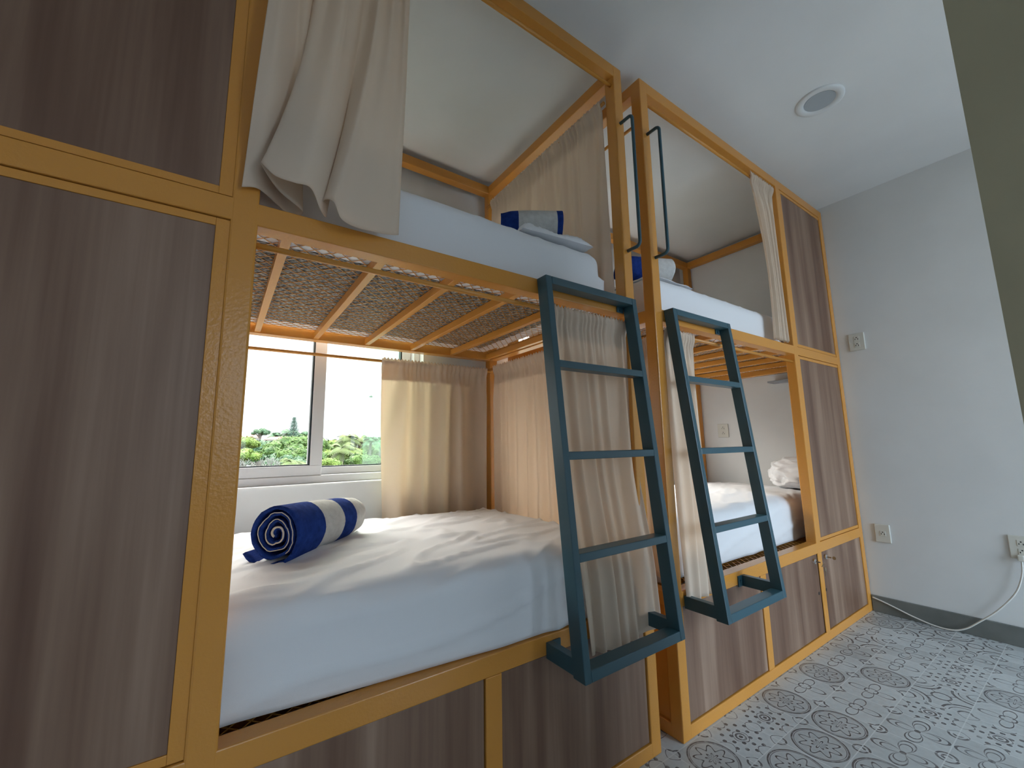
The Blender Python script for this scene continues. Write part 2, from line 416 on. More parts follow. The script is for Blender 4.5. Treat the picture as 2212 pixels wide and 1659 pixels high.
    for t in range(7):
        a = pi/2*t/6; pts.append((hx, y0-.055+.017*(1-cos(a)), 1.660-.017*sin(a)))
    pts.append((hx, y0+.002, 1.643))
    b = MB(); b.tube(pts, .0063, 12); b.build('grab_handle', M['teal'], root, smooth=True)['label'] = 'dark teal bent grab handle'
    return root
bunk(-1, 0.0, 0.0, 'near yellow steel bunk bed beside the window, walnut panels at left edge', .021, False)
bunk(1, XB, YB, 'far yellow steel bunk bed standing against the right wall, with locked doors', .027, True)

# ------------------------------------------------------------------ ladders
def ladder(xa, xb, a, b_, dep, yr, label):
    root = thing('bunk_ladder', ((xa+xb)/2, yr, .39), label, 'ladder', 'dark teal bunk ladders')
    fy = lambda z: a + b_*z
    def bar(name, x0, x1, z0, z1, inset=0.):
        m = MB(); q = []
        for z in (z0, z1):
            f = fy(z)
            q += [(x0,f+inset,z),(x1,f+inset,z),(x1,f+dep-inset,z),(x0,f+dep-inset,z)]
        m.hexa(q); return m.build(name, M['teal'], root, bevel=.002)
    zt, zb, w = 1.441, .389, .022
    bar('stile', xa, xa+w, zb, zt); bar('stile', xb-w, xb, zb, zt)
    bar('top_bar', xa+w, xb-w, zt-.0245, zt-.0003)
    for z in (1.186, .931, .676): bar('rung', xa+w-.001, xb-w+.001, z-.021, z, .0004)
    bar('bottom_bar', xa+w, xb-w, zb+.0003, zb+.026)
    for x, s in ((xa, 1), (xb-w, -1)):
        m = MB(); z0, z1 = zb+.006, zb+.046
        m.box(x, x+w, fy(z0)+dep-.002, yr-.0005, z0, z1); br = m.build('bracket', M['teal'], root, bevel=.0015)
        m = MB(); xs = (x+w, x+w+.026) if s > 0 else (x-.026, x); m.box(xs[0], xs[1], yr-.0045, yr-.0005, z0, z1)
        m.cyl(((xs[0]+xs[1])/2, yr-.008, (z0+z1)/2), (0,1,0), .006, .004, 6); m.build('mounting_plate', M['teal'], br)
        m = MB(); xs = (x+w, x+w+.03) if s > 0 else (x-.03, x); m.box(xs[0], xs[1], yr-.0045, yr-.0005, 1.398, zt-.024)
        m.cyl(((xs[0]+xs[1])/2, yr-.008, 1.406), (0,1,0), .006, .004, 6); m.build('mounting_plate', M['teal'], root)
ladder(-.449, -.049, -.1830, .09647, .0425, 0.0, 'teal ladder fixed to the near bunk, in front of the drawn curtain')
ladder(.138, .537, -.2124, .10586, .0400, YB, 'teal ladder fixed to the far bunk next to the right wall')

# ------------------------------------------------------------------ mattresses
def ridge(p): return 1-abs(noise.noise(p))*2
def mattress(x0, x1, y0, y1, z0, z1, seed, label, crown=.02, r=.055, wr=.85, skew=None):
    nx, ny, nz = 110, 64, 14; b = bmesh.new(); vid = {}
    L, W, Hh = x1-x0, y1-y0, z1-z0
    def vert(i, j, k):
        key = (i, j, k)
        if key in vid: return vid[key]
        p = Vector((i/nx*L, j/ny*W, k/nz*Hh))
        ry = r if p.z > Hh*.5 else r*.2
        q = Vector((min(max(p.x,ry),L-ry), min(max(p.y,ry),W-ry), min(max(p.z,r*.2),Hh-r)))
        dlt = p-q
        if dlt.length > 1e-6:
            rr = r if p.z > Hh*.5 else r*.2
            nrm = dlt.normalized(); p = q + nrm*min(rr, max(abs(dlt.x),abs(dlt.y),abs(dlt.z)))
        cx, cy = sin(pi*p.x/L), sin(pi*p.y/W)
        up = sm(.45, 1, p.z/Hh)
        p.z += crown*up*min(1, (cx*cy)**.6 if cx > 0 and cy > 0 else 0)
        s = Vector((seed*3.7, seed*1.3, seed))
        wr1 = noise.noise(Vector((p.x*2.2+p.y*3.1, p.y*9-p.x*3.5, 0))*1.0+s)*.0075*up
        wr2 = max(0, ridge(Vector((p.x*3+p.y*2, p.y*13-p.x*6, 3))+s)-.66)*.030*up
        p.z += (wr1+wr2)*wr
        side = 1-up
        out = noise.noise(Vector((p.x*3-p.z*4, p.z*4, 5))+s)*.004 + max(0, ridge(Vector((p.x*2.6-p.z*9, p.z*1.5+p.x*1.2, 7))+s)-.66)*.034
        if j == 0: p.y -= out*(.4+.6*side)*wr
        if j == ny: p.y += out*side*.5
        if i in (0, nx): p.x += (noise.noise(Vector((p.y*6, p.z*8, 2))+s)*.005)*(1 if i else -1)
        if skew: p.y += (max(skew[0], skew[1]+skew[2]*p.x)-y0)*(1-p.y/W)
        if k == 0: p.z = max(p.z, 0)
        v = b.verts.new((p.x+x0, p.y+y0, p.z+z0)); vid[key] = v; return v
    def face(q): b.faces.new(q)
    for i in range(nx):
        for j in range(ny):
            face([vert(i,j,nz),vert(i+1,j,nz),vert(i+1,j+1,nz),vert(i,j+1,nz)])
            face([vert(i,j,0),vert(i,j+1,0),vert(i+1,j+1,0),vert(i+1,j,0)])
    for k in range(nz):
        for i in range(nx):
            face([vert(i,0,k),vert(i+1,0,k),vert(i+1,0,k+1),vert(i,0,k+1)])
            face([vert(i,ny,k),vert(i,ny,k+1),vert(i+1,ny,k+1),vert(i+1,ny,k)])
        for j in range(ny):
            face([vert(0,j,k),vert(0,j,k+1),vert(0,j+1,k+1),vert(0,j+1,k)])
            face([vert(nx,j,k),vert(nx,j+1,k),vert(nx,j+1,k+1),vert(nx,j,k+1)])
    for f in b.faces: f.smooth = True
    me = bpy.data.meshes.new('mattress'); b.to_mesh(me); b.free(); me.materials.append(M['sheet'])
    t = thing('mattress', ((x0+x1)/2, (y0+y1)/2, z0), label, 'mattress', 'mattresses in white sheets')
    link('fitted_sheet', me, t)
    # dark quilted underside showing inside the elastic hem
    ub = MB(); n = 120; rng = []
    ix, iy = .075, .085
    for q in range(n):
        a = 2*pi*q/n; ca, sa = cos(a), sin(a); m = max(abs(ca), abs(sa)); ca /= m; sa /= m
        wv = .012*noise.noise(Vector((q*.6, seed, 0)))
        rng.append(((x0+x1)/2+ca*(L/2-ix+wv), (y0+y1)/2+sa*(W/2-iy+wv)))
    vs = [(x, y, z0-.0012) for x, y in rng]+[(x, y, z0+.002) for x, y in rng]
    fs = [tuple(range(n-1,-1,-1)), tuple(range(n,2*n))]+[(q,(q+1)%n,(q+1)%n+n,q+n) for q in range(n)]
    ub.add(vs, fs); ub.build('underside', M['under'], t)['label'] = 'dark speckled mattress underside seen through the mesh'
    return t
mattress(-1.745, -.085, .034, .885, .4510, .652, 1, 'white-sheeted mattress on the near lower bunk under the striped towel', skew=(.006,.115,-.094))
mattress(-1.745, -.085, .060, .905, 1.4305, 1.640, 2, 'white-sheeted mattress on the near upper bunk above the yellow mesh', wr=.35)
mattress(XB+.080, XB+1.745, YB+.105, YB+.905, .4392, .655, 3, 'white-sheeted mattress on the far lower bunk behind the far ladder', .025, wr=.6)
mattress(XB+.080, XB+1.745, YB+.060, YB+.905, 1.4305, 1.620, 4, 'white-sheeted mattress on the far upper bunk', .02, wr=.3)

# ------------------------------------------------------------------ curtains
def curtain(label, top, bot, ztop, zbot, nt_, nb, at, ab, seed, side=1, nu=190, nv=70, edge=None, hem=.0, push=None, rod_d=.0105, care=None):
    """top/bot: ((x,y),(x,y)) ends of the heading and of the hem"""
    T0, T1 = Vector((*top[0],0)), Vector((*top[1],0)); B0, B1 = Vector((*bot[0],0)), Vector((*bot[1],0))
    nrm = Vector((-(T1-T0).y, (T1-T0).x, 0)).normalized()*side; s = seed*5.3
    def warp(u, q): return u + .55/nb*noise.noise(Vector((u*nb*.6, q*.5, s)))
    def pos(u, v):
        e = edge(u, v) if edge else 0.
        p = T0.lerp(T1, u).lerp(B0.lerp(B1, u), v)
        z = ztop + (zbot - ztop)*v + hem*noise.noise(Vector((u*3, 0, s+9)))*v
        w = warp(u, v*1.5)
        k = sm(0, .22, v)
        ft = sin(2*pi*nt_*w + 1.3*noise.noise(Vector((u*9, v*3, s)))) *.6 + .4*noise.noise(Vector((u*nt_*2.3, v*1.2, s+2)))
        fb = sin(2*pi*nb*w + s) + .22*sin(2*pi*nb*1.7*w + s*2 + v)
        fb = fb*(.55+.45*noise.noise(Vector((u*nb*.8, v*.8, s+4)))+.2)
        d = (at*ft*(1-k) + (at*.10*ft*(1-v) + ab*fb)*k)
        h = sm(.0, .035, v); d *= (.35+.65*h)
        p += nrm*(d + rod_d*(1-sm(.020,.060,v))) + (T1-T0).normalized()*e
        p.z = z + .004*sin(2*pi*nt_*1.7*u+s)*(1-h)*(1-v)
        if push: p += push(u, v)
        return p
    b = MB(); b.grid(pos, nu, nv)
    o = b.build('curtain', M['curtain'], None, smooth=True, solid=.0014)
    fr = min(.25, .085/(ztop-zbot)); hb = MB()
    hb.grid(lambda u, v: pos(u, .012+v*fr) + nrm*-.0022, nu, 10)
    hd = hb.build('heading', M['curtain'], o, smooth=True, solid=.0012)
    if care:
        u, v = care; c = pos(u, v); c2 = pos(u+.02, v)
        m = MB(); off = nrm*-.004
        m.add([c+off, c2+off, c2+off-Vector((0,0,.012)), c+off-Vector((0,0,.012)), c+off*.5, c2+off*.5, c2+off*.5-Vector((0,0,.012)), c+off*.5-Vector((0,0,.012))],
              [(0,1,2,3),(7,6,5,4),(0,4,5,1),(3,2,6,7),(0,3,7,4),(1,5,6,2)])
        k = m.build('care_label', M['tag'], o); k['label'] = 'small grey care label'
    # heading pocket seam
    tag(o, label, 'curtain', 'cream bunk curtains'); return o

def front_upper_curtain():
    bot = [(-1.192,-.014,1.462),(-1.165,-.012,1.470),(-1.125,.030,1.468),(-1.095,.040,1.455),(-1.080,.020,1.462),(-1.130,-.014,1.478),
           (-1.164,-.040,1.508),(-1.140,-.060,1.480),(-1.105,-.064,1.474),(-1.075,-.055,1.478),(-1.052,-.036,1.448),(-1.036,-.004,1.452),
           (-1.048,-.034,1.470),(-1.032,-.058,1.462),(-1.012,-.050,1.434),(-.975,-.036,1.430),(-.930,-.028,1.437),(-.890,-.020,1.446),(-.876,-.012,1.453)]
    def pos(u, v):
        tx = -1.152 + .306*u + .003*sin(2*pi*9*u); tp = Vector((tx, .018, 2.335))
        bp = catmull(bot, u); lin = Vector((-1.192+.316*u, -.02, 1.46))
        dev = bp - lin
        p = tp.lerp(lin, v) + Vector((dev.x*v**2.2, dev.y*v**1.1, dev.z*v**3))
        k = (1-v)
        h = sm(0,.03,v)
        p.y += (.011*sin(2*pi*8*u+.6*sin(7*u))*(k*.8+.1) + .012*sin(2*pi*3.2*u+1.)*sm(0,.4,v)*k + .006*noise.noise(Vector((u*7, v*2, 3)))) * (.3+.7*h)
        p.y -= .045*sm(.0,.3,v)*sm(.32,.02,u)*(1-sm(.7,1,v))
        p.x += .006*sin(v*pi)*(1 if u > .5 else 0)*k
        return p
    b = MB(); b.grid(pos, 220, 90)
    o = b.build('curtain', M['curtain'], None, smooth=True, solid=.0014)
    tag(o, 'cream curtain hanging bunched at the left of the near upper bunk', 'curtain', 'cream bunk curtains')
front_upper_curtain()
curtain('cream curtain drawn across the end of the near upper bunk', ((-.056,.87),(-.056,.055)), ((-.052,.90),(-.050,.05)), 2.275, 1.475, 26, 11, .008, .010, 2, -1)
curtain('cream curtain hanging beside the window of the near lower bunk', ((-.625,.905),(-.075,.905)), ((-.585,.922),(-.075,.918)), 1.346, .56, 20, 5, .007, .027, 3, -1, hem=.0, care=(.94,.21))
curtain('cream curtain drawn across the end of the near lower bunk', ((-.056,.86),(-.056,.20)), ((-.052,.87),(-.048,.20)), 1.354, .475, 20, 9, .007, .010, 4, -1)
def out_low(u, v): return Vector((0, -.030*sm(.45,.85,v), .05*abs(u-.42)*sm(.8,1,v)))
curtain('cream curtain hanging at the front of the near lower bunk behind the ladder', ((-.405,.013),(-.052,.013)), ((-.325,-.004),(-.010,-.004)), 1.374, .362, 15, 6, .006, .011, 5, -1, push=out_low)
def up_b(u, v): return Vector((.065*sin(v*pi*.95)*(1-u)-.02*sin(v*pi)*u, -.005, 0))
curtain('cream curtain bunched at the right of the far upper bunk', ((.965,YB+.018),(1.243-.012,YB+.018)), ((1.045,YB+.014),(1.200,YB+.006)), 2.336, 1.455, 14, 5, .008, .014, 6, -1, push=up_b)
curtain('cream curtain bunched at the left of the far lower bunk', ((.136,YB+.012),(.335,YB+.014)), ((.140,YB-.012),(.320,YB-.012)), 1.374, .415, 12, 4, .006, .010, 7, -1)
curtain('cream curtain partly drawn at the gap end of the far lower bunk', ((XB+.056,YB+.42),(XB+.056,YB+.055)), ((XB+.052,YB+.40),(XB+.052,YB+.05)), 1.354, .475, 16, 6, .007, .011, 8, -1, nu=100, nv=40)

# ------------------------------------------------------------------ towels, sheets, pillow
def rolled_towel(c0, c1, r0, r1, label, stripes, seed, tail=True, turns=4.6):
    """spiral of terry; stripes = list of (end fraction, material index) along the axis; 0 navy, 1 white"""
    c0, c1 = Vector(c0), Vector(c1); ax = (c1-c0); Ln = ax.length; ax.normalize()
    sd = ax.cross(Vector((0,0,1))).normalized(); up = sd.cross(ax)
    NS, NL, th = int(turns*34), 26, .0085
    t = thing('rolled_towel', ((c0+c1)/2)-Vector((0,0,(r0+r1)/2)), label, 'towel', 'rolled striped towels')
    def pt(i, l, off):
        f = i/NS; R = r0 + (r1-r0)*l
        rad = R*(.13+.87*f)*(1+.16*sm(.955,1.,f)) + off
        a = 2*pi*turns*(1-f) + 1.17*pi + seed
        wob = 1+.06*noise.noise(Vector((cos(a)*1.5, sin(a)*1.5, l*1.6+seed)))+(.16*noise.noise(Vector((a*.9, l*1.2, seed+3)))+.07*noise.noise(Vector((a*3.1, l*2, seed+6))))*sm(1.,.6,f)*sm(0.,.2,f)
        rad *= wob
        x, z = rad*cos(a), rad*sin(a)*.97
        z = max(z, -R*.93)
        jut = .010*noise.noise(Vector((f*7, l, seed+8)))*(1 if l < .5 else 1) + (.016*(1-f) if l < .5 else -.016*(1-f))
        if l > .5: x *= 1-.10*sm(.82,1,l); z *= 1-.10*sm(.82,1,l)
        return c0 + ax*(l*Ln + (jut if l in (0.,1.) else 0)) + sd*x + up*z
    def mi(l):
        for e, m in stripes:
            if l < e: return m
        return stripes[-1][1]
    b = MB(); base = 0
    ls = [0.] + sorted(set([j/NL for j in range(1, NL)] + [e for e, _ in stripes[:-1]])) + [1.]
    for off in (0., -th):
        for l in ls:
            for i in range(NS+1): b.v.append(tuple(pt(i, l, off)))
    nl = len(ls); row = NS+1; lay = nl*row
    for j in range(nl-1):
        m = mi((ls[j]+ls[j+1])/2)
        for i in range(NS):
            a = j*row+i
            b.f.append((a, a+1, a+1+row, a+row)); b.m.append(m)
            b.f.append((lay+a+row, lay+a+1+row, lay+a+1, lay+a)); b.m.append(m)
        a = j*row+NS; b.f.append((a, lay+a, lay+a+row, a+row)); b.m.append(m)
    for j in (0, nl-1):
        m = mi(ls[j]-.001 if j else .001)
        for i in range(NS):
            a = j*row+i; q = (a, a+lay, a+lay+1, a+1)
            b.f.append(q if j == 0 else q[::-1]); b.m.append(m)
    b.build('terry_cloth', [M['navy'], M['terry']], t, smooth=True)
    for l in (0., 1.):
        h = MB()
        pts = [Vector(pt(i, l, -.0015)) + ax*(-.0015 if l == 0 else .0015) for i in range(2, int(NS*.70))]
        h.tube(pts, [.0034-.0022*min(1, 2.2*q/len(pts)) for q in range(len(pts))], 6)
        h.build('hem', M['cream_hem'], t, smooth=True)
    return t
rolled_towel((-1.066,.315,.737), (-.812,.588,.731), .082, .069, 'rolled navy and white striped towel on the near lower mattress', [(.32,0),(.60,1),(.80,0),(1,1)], 0., turns=4.1)
rolled_towel((-.205,.150,1.742), (-.395,.270,1.742), .074, .070, 'rolled blue and white towel on the near upper bunk behind the white sheet', [(.10,0),(.72,1),(1,0)], 1.2, turns=4)
rolled_towel((.465,.165,1.733), (.235,.250,1.733), .066, .064, 'rolled towel with a white end on the far upper bunk behind the grab handle', [(.55,1),(1,0)], 2.1, turns=4)

def folded(x0, x1, y0, y1, z0, hgt, seed, label, amp=.012, rot=0., cat='sheet', name='folded_sheet'):
    b = MB(); nu, nv = 60, 30
    cx, cy = (x0+x1)/2, (y0+y1)/2
    def pos(u, v, top):
        x, y = (u-.5)*(x1-x0), (v-.5)*(y1-y0)
        ed = min(1, (min(u,1-u)*(x1-x0)/.03))**.5*min(1, (min(v,1-v)*(y1-y0)/.03))**.5
        w = .006*noise.noise(Vector((u*4, v*4, seed)))
        z = z0
        if top:
            z += ed*(hgt*(.55+.6*max(0, noise.noise(Vector((u*2.2, v*1.2, seed+2)))+.35)) + amp*max(0, ridge(Vector((u*6-v*3, v*4+u, seed+5)))-.6))
        else: z += ed*.0
        xr, yr = x*cos(rot)-y*sin(rot), x*sin(rot)+y*cos(rot)
        return (cx+xr+w, cy+yr+w*.6, z)
    b.grid(lambda u, v: pos(u, v, True), nu, nv); b.grid(lambda u, v: pos(u, 1-v, False), nu, nv)
    return tag(recenter(b.build(name, M['sheet'], None, smooth=True)), label, cat)
folded(-.43,-.135,.070,.140,1.650,.042,3, 'crumpled white sheet lying in front of the rolled towel on the near upper bunk', .02, -.10)
folded(.22,.52,YB+.10,YB+.34,1.636,.026,6, 'folded white sheet under the rolled towel on the far upper bunk', .006)

def pillow(c, sx, sy, sz, seed, label):
    b = bmesh.new(); bmesh.ops.create_icosphere(b, subdivisions=5, radius=1)
    for v in b.verts:
        p = v.co.copy(); q = Vector([math.copysign(abs(k)**.75, k) for k in p])
        rr = .06*noise.noise(p*1.6+Vector((seed,0,0))) + .22*max(0, ridge(p*2.2+Vector((0,seed,0)))-.5) - .20*max(0, ridge(p*3.4+Vector((0,0,seed)))-.6)
        q *= (1+rr)
        v.co = Vector((q.x*sx, q.y*sy, max(q.z*sz, -sz*.86))) + Vector(c)
    for f in b.faces: f.smooth = True
    me = bpy.data.meshes.new('pillow'); b.to_mesh(me); b.free(); me.materials.append(M['sheet'])
    return tag(recenter(link('pillow', me)), label, 'pillow')
pillow((1.665,.165,.752), .115, .165, .092, 4.4, 'crumpled white pillow at the right end of the far lower bunk')

# ------------------------------------------------------------------ wall fittings
def outlet(y0, y1, z0, z1, sockets, label):
    t = thing('wall_outlet', (XW, (y0+y1)/2, (z0+z1)/2), label, 'outlet', 'electrical outlets on the right wall')
    b = MB(); b.box(XW-.008, XW, y0, y1, z0, z1); p = b.build('cover_plate', M['plate'], t, bevel=.003)
    yc, zc = (y0+y1)/2-.002, (z0+z1)/2
    for k in range(sockets):
        zz = zc + (.019 if k == 0 else -.019)*(sockets-1)
        b = MB(); b.box(XW-.0095, XW-.007, yc-.013, yc+.013, zz-.014, zz+.014); s = b.build('socket', M['plate'], t, bevel=.002)
        h = MB(); h.box(XW-.0099, XW-.009, yc-.008, yc-.005, zz-.007, zz+.001); h.box(XW-.0099, XW-.009, yc+.005, yc+.008, zz-.006, zz+.001)
        h.cyl((XW-.0099, yc, zz+.007), (1,0,0), .003, .001, 12); h.build('socket_slots', M['hole'], s)
outlet(-.150,-.073,1.474,1.577,2,'upper cream wall outlet on the right wall, level with the far upper bunk')
outlet(-.143,-.075,.380,.478,1,'low cream wall outlet on the right wall close to the far bunk')
outlet(-.645,-.570,.391,.496,2,'low cream wall outlet at the right edge with the white cable below')
outlet(.705,.785,.981,1.080,2,'cream wall outlet inside the far lower bunk')

b = MB()
cp = [(XW-.016,-.603,.388),(XW-.020,-.598,.330),(XW-.020,-.575,.255),(XW-.020,-.540,.195),(XW-.020,-.490,.130),(XW-.022,-.435,.074),(XW-.024,-.385,.028),(XW-.028,-.335,.006),
      (XW-.026,-.270,.006),(XW-.020,-.195,.022),(XW-.018,-.135,.042),(XW-.017,-.076,.062),(XW-.014,-.028,.074)]
b.tube([catmull(cp, i/60) for i in range(61)], .0036, 8)
cab = thing('power_cable', (XW-.02,-.33,0), 'thin white cable drooping from the low outlet along the grey skirting', 'cable')
b.build('cord', M['cable'], cab, smooth=True)
b = MB(); b.box(XW-.030, XW-.0102, -.614, -.592, .384, .412); b.build('plug', M['plate'], cab, bevel=.004)

t = thing('downlight', (.875,-.368,CEIL), 'round recessed downlight, switched off, in the white ceiling', 'ceiling light')
b = MB(); n = 48; prof = [(.089,CEIL),(.089,CEIL-.004),(.082,CEIL-.008),(.066,CEIL-.008),(.060,CEIL-.004),(.056,CEIL+.0)]
vs = [(.875+r*cos(2*pi*k/n), -.368+r*sin(2*pi*k/n), z) for r, z in prof for k in range(n)]
b.add(vs, [(j*n+k, j*n+(k+1)%n, (j+1)*n+(k+1)%n, (j+1)*n+k) for j in range(len(prof)-1) for k in range(n)])
b.build('trim_ring', M['trimw'], t, smooth=True)
b = MB(); b.cyl((.875,-.368,CEIL-.0035), (0,0,1), .0575, .003, 40); b.build('lens', M['lens'], t)

b = MB(); b.box(XW-.095, XW, .10, .366, 1.333, 1.345)
sh = tag(recenter(b.build('wall_shelf', M['shelf'], None, bevel=.001)), 'small grey shelf on the wall inside the far lower bunk', 'shelf')

# ------------------------------------------------------------------ outside the window
GZ = -7.0
G1 = vary(mat('leaf_green', rough=.6, spec=.2), (0.017,0.041,0.007), (0.077,0.121,0.019), 1.6)
G2 = vary(mat('leaf_lime', rough=.6, spec=.2), (0.039,0.077,0.007), (0.132,0.165,0.025), 1.6)
G3 = vary(mat('leaf_blue_green', rough=.6, spec=.2), (0.028,0.061,0.025), (0.077,0.121,0.055), 1.6)
G4 = vary(mat('palm_leaf', rough=.6, spec=.2), (0.033,0.055,0.011), (0.105,0.121,0.033), 1.2)
G5 = mat('dark_conifer', (.03,.06,.035), .7); BK = mat('bark', (.10,.08,.06), .9); PALE = mat('pale_bark', (.14,.13,.10), .9)
RF = mat('terracotta_roof', (.16,.055,.03), .8); HW = mat('house_render', (.42,.40,.36), .9); TH = mat('grey_thatch', (.05,.042,.038), .95)
GR = vary(mat('outdoor_ground', rough=.9), (.06,.05,.03), (.10,.085,.05), .3)
b = MB(); b.box(-800, 1500, 6, 3000, GZ-.2, GZ); o = struct(b.build('ground', GR))

def tree(x, y, ztop, rad, leaf, label, seed, flat=.55, lobes=16, grp='trees outside the window'):
    rnd = random.Random(seed); t = thing('tree', (x, y, GZ), label, 'tree', grp)
    cz = ztop - rad*flat; m = MB()
    m.tube([(x,y,GZ),(x+.1,y,GZ+(cz-GZ)*.5),(x,y,cz)], [.28,.2,.14], 8)
    for k in range(4):
        a = rnd.uniform(0,6.28); m.tube([(x,y,cz-rad*.5),(x+cos(a)*rad*.4,y+sin(a)*rad*.4,cz)], [.12,.05], 6)
    m.build('trunk', BK, t)
    c = MB()
    for k in range(lobes):
        a = rnd.uniform(0, 6.28); rr = rad*math.sqrt(rnd.random())*.78; zz = cz + rad*flat*.62*(1-(rr/rad)**2)*rnd.uniform(.2,1) - rad*flat*.25*rnd.random()
        lr = rad*rnd.uniform(.22,.36); lc = Vector((x+cos(a)*rr, y+sin(a)*rr, zz))
        # leaf sprays: small bent quads on the lobe
        for q in range(190):
            d = Vector((rnd.gauss(0,1), rnd.gauss(0,1), rnd.gauss(.25,.8))).normalized()
            p = lc + Vector((d.x*lr, d.y*lr, d.z*lr*.7))*rnd.uniform(.75,1.05)
            n = (d + Vector((rnd.uniform(-.6,.6), rnd.uniform(-.6,.6), rnd.uniform(0,.8)))).normalized()
            u = n.orthogonal().normalized(); v = n.cross(u); ang = rnd.uniform(0,6.28)
            u, v = u*cos(ang)+v*sin(ang), v*cos(ang)-u*sin(ang); s = rad*rnd.uniform(.035,.07)
            c.add([p-u*s, p+v*s*.5+n*s*.15, p+u*s, p-v*s*.5+n*s*.15], [(0,1,2,3)])
        # solid inner mass so that the crown is not see-through
        bm = bmesh.new(); bmesh.ops.create_icosphere(bm, subdivisions=2, radius=lr*.86)
        idx = {v: i for i, v in enumerate(bm.verts)}
        c.add([lc + Vector((v.co.x, v.co.y, v.co.z*.7))*(1+.18*noise.noise(v.co*4+lc)) for v in bm.verts], [tuple(idx[v] for v in f.verts) for f in bm.faces]); bm.free()
    c.build('crown', leaf, t)
    return t

def palm(x, y, ztop, L, label, seed, nf=15, leaf=None):
    rnd = random.Random(seed); t = thing('palm_tree', (x, y, GZ), label, 'palm', 'palms outside the window')
    top = Vector((x+.2, y, ztop)); m = MB()
    m.tube([(x-.3,y,GZ),(x-.1,y,(GZ+ztop)/2),top], [.2,.14,.11], 8); m.build('trunk', BK, t)
    for k in range(nf):
        a = 2*pi*k/nf + rnd.uniform(-.2,.2); el = rnd.uniform(-.35,1.2); f = MB(); N = 12
        pts = []
        for i in range(N+1):
            s = i/N; pts.append(top + Vector((cos(a)*cos(el)*L*s, sin(a)*cos(el)*L*s, sin(el)*L*s - 1.05*L*s*s*.75)))
        f.tube(pts, [L*.012*(1-.7*i/N) for i in range(N+1)], 4)
        for i in range(1, N+1):
            d = (pts[i]-pts[i-1]).normalized(); sdv = d.cross(Vector((0,0,1))).normalized(); w = L*.30*sin(pi*min(1, i/N*.85+.12))
            for s in (-1, 1):
                for q in (0,.5):
                    o = pts[i-1].lerp(pts[i], q)
                    tip = o + sdv*s*w + d*w*.55 - Vector((0,0,w*.45)); k2 = d*L*.022
                    f.add([o-k2, o+k2, tip+k2*.3, tip-k2*.3], [(0,1,2,3)])
        f.build('frond', leaf or G4, t)
    return t

def conifer(x, y, ztop, hgt, label):
    rnd = random.Random(5); t = thing('conifer_tree', (x, y, GZ), label, 'tree')
    m = MB(); m.tube([(x,y,GZ),(x,y,ztop)], [.22,.02], 8); m.build('trunk', BK, t); c = MB()
    for k in range(17):
        f = k/16; z = ztop - .05 - hgt*f; L = .12 + .62*f + .1*rnd.random()
        for q in range(6):
            a = 2*pi*q/6 + k*.7; d = Vector((cos(a), sin(a), .25)); p0 = Vector((x,y,z))
            c.tube([p0, p0+d*L*.6, p0+d*L+Vector((0,0,.08))], [.042,.046,.02], 4)
            for s in range(5):
                p = p0 + d*L*(.3+.17*s); c.tube([p, p+Vector((rnd.uniform(-.1,.1), rnd.uniform(-.1,.1), .10))], [.024,.01], 3)
    c.build('branches', G5, t)

def house(x, y, z, w, d, h, label, thatch=False, roof=None):
    t = thing('house', (x, y, GZ), label, 'house', 'houses outside the window')
    b = MB(); b.box(x-w/2, x+w/2, y, y+d, GZ, z); b.build('wall', HW, t)
    b = MB(); e = .35
    b.add([(x-w/2-e,y-e,z),(x+w/2+e,y-e,z),(x+w/2+e,y+d+e,z),(x-w/2-e,y+d+e,z),(x-w/2+.5,y+d/2,z+h),(x+w/2-.5,y+d/2,z+h)],
          [(0,1,5,4),(1,2,5),(2,3,4,5),(3,0,4),(3,2,1,0)]); b.build('roof', roof or RF, t)
    for k in (-.22,):
        b = MB(); b.box(x+k*w-.25, x+k*w+.25, y-.04, y+.02, z-1.6, z-.7); b.build('window', M['gasket'], t)
    if thatch:
        b = MB(); xx = x-w/2-.3
        b.add([(xx-1.6,y-2,z-1.9),(xx+1.8,y-2,z-1.9),(xx+1.8,y+1,z-1.9),(xx-1.6,y+1,z-1.9),(xx-.2,y-.5,z-.5),(xx+.1,y-.5,z-.5)],
              [(0,1,5,4),(1,2,5),(2,3,4,5),(3,0,4),(3,2,1,0)]); b.build('thatched_canopy', TH, t)
        b = MB()
        for q in (-1.4, 1.5): b.tube([(xx+q,y-1.8,GZ),(xx+q,y-1.8,z-1.85)], .08, 6)
        b.build('canopy_post', BK, t)

# CAMERA-INDEPENDENT PLACES OF THE PLANTS AND HOUSES (metres)
def bare_tree(x, y, z, label):
    rnd = random.Random(9); t = thing('bare_tree', (x, y, GZ), label, 'tree'); m = MB()
    m.tube([(x,y,GZ),(x,y,z-1.2)], [.16,.08], 8); m.build('trunk', PALE, t); b = MB()
    def br(p, d, L, r, n):
        q = p + d*L; b.tube([p, p.lerp(q,.5)+Vector((rnd.uniform(-.05,.05),0,.03)), q], [r, r*.8, r*.5], 5)
        if n: 
            for k in range(3): br(q, (d+Vector((rnd.uniform(-.8,.8), rnd.uniform(-.5,.5), rnd.uniform(-.2,.5)))).normalized(), L*.68, r*.55, n-1)
    for k in range(5):
        a = 2*pi*k/5; br(Vector((x,y,z-1.3)), Vector((cos(a)*.7, sin(a)*.4, .7)).normalized(), .55, .05, 3)
    b.build('branches', PALE, t)
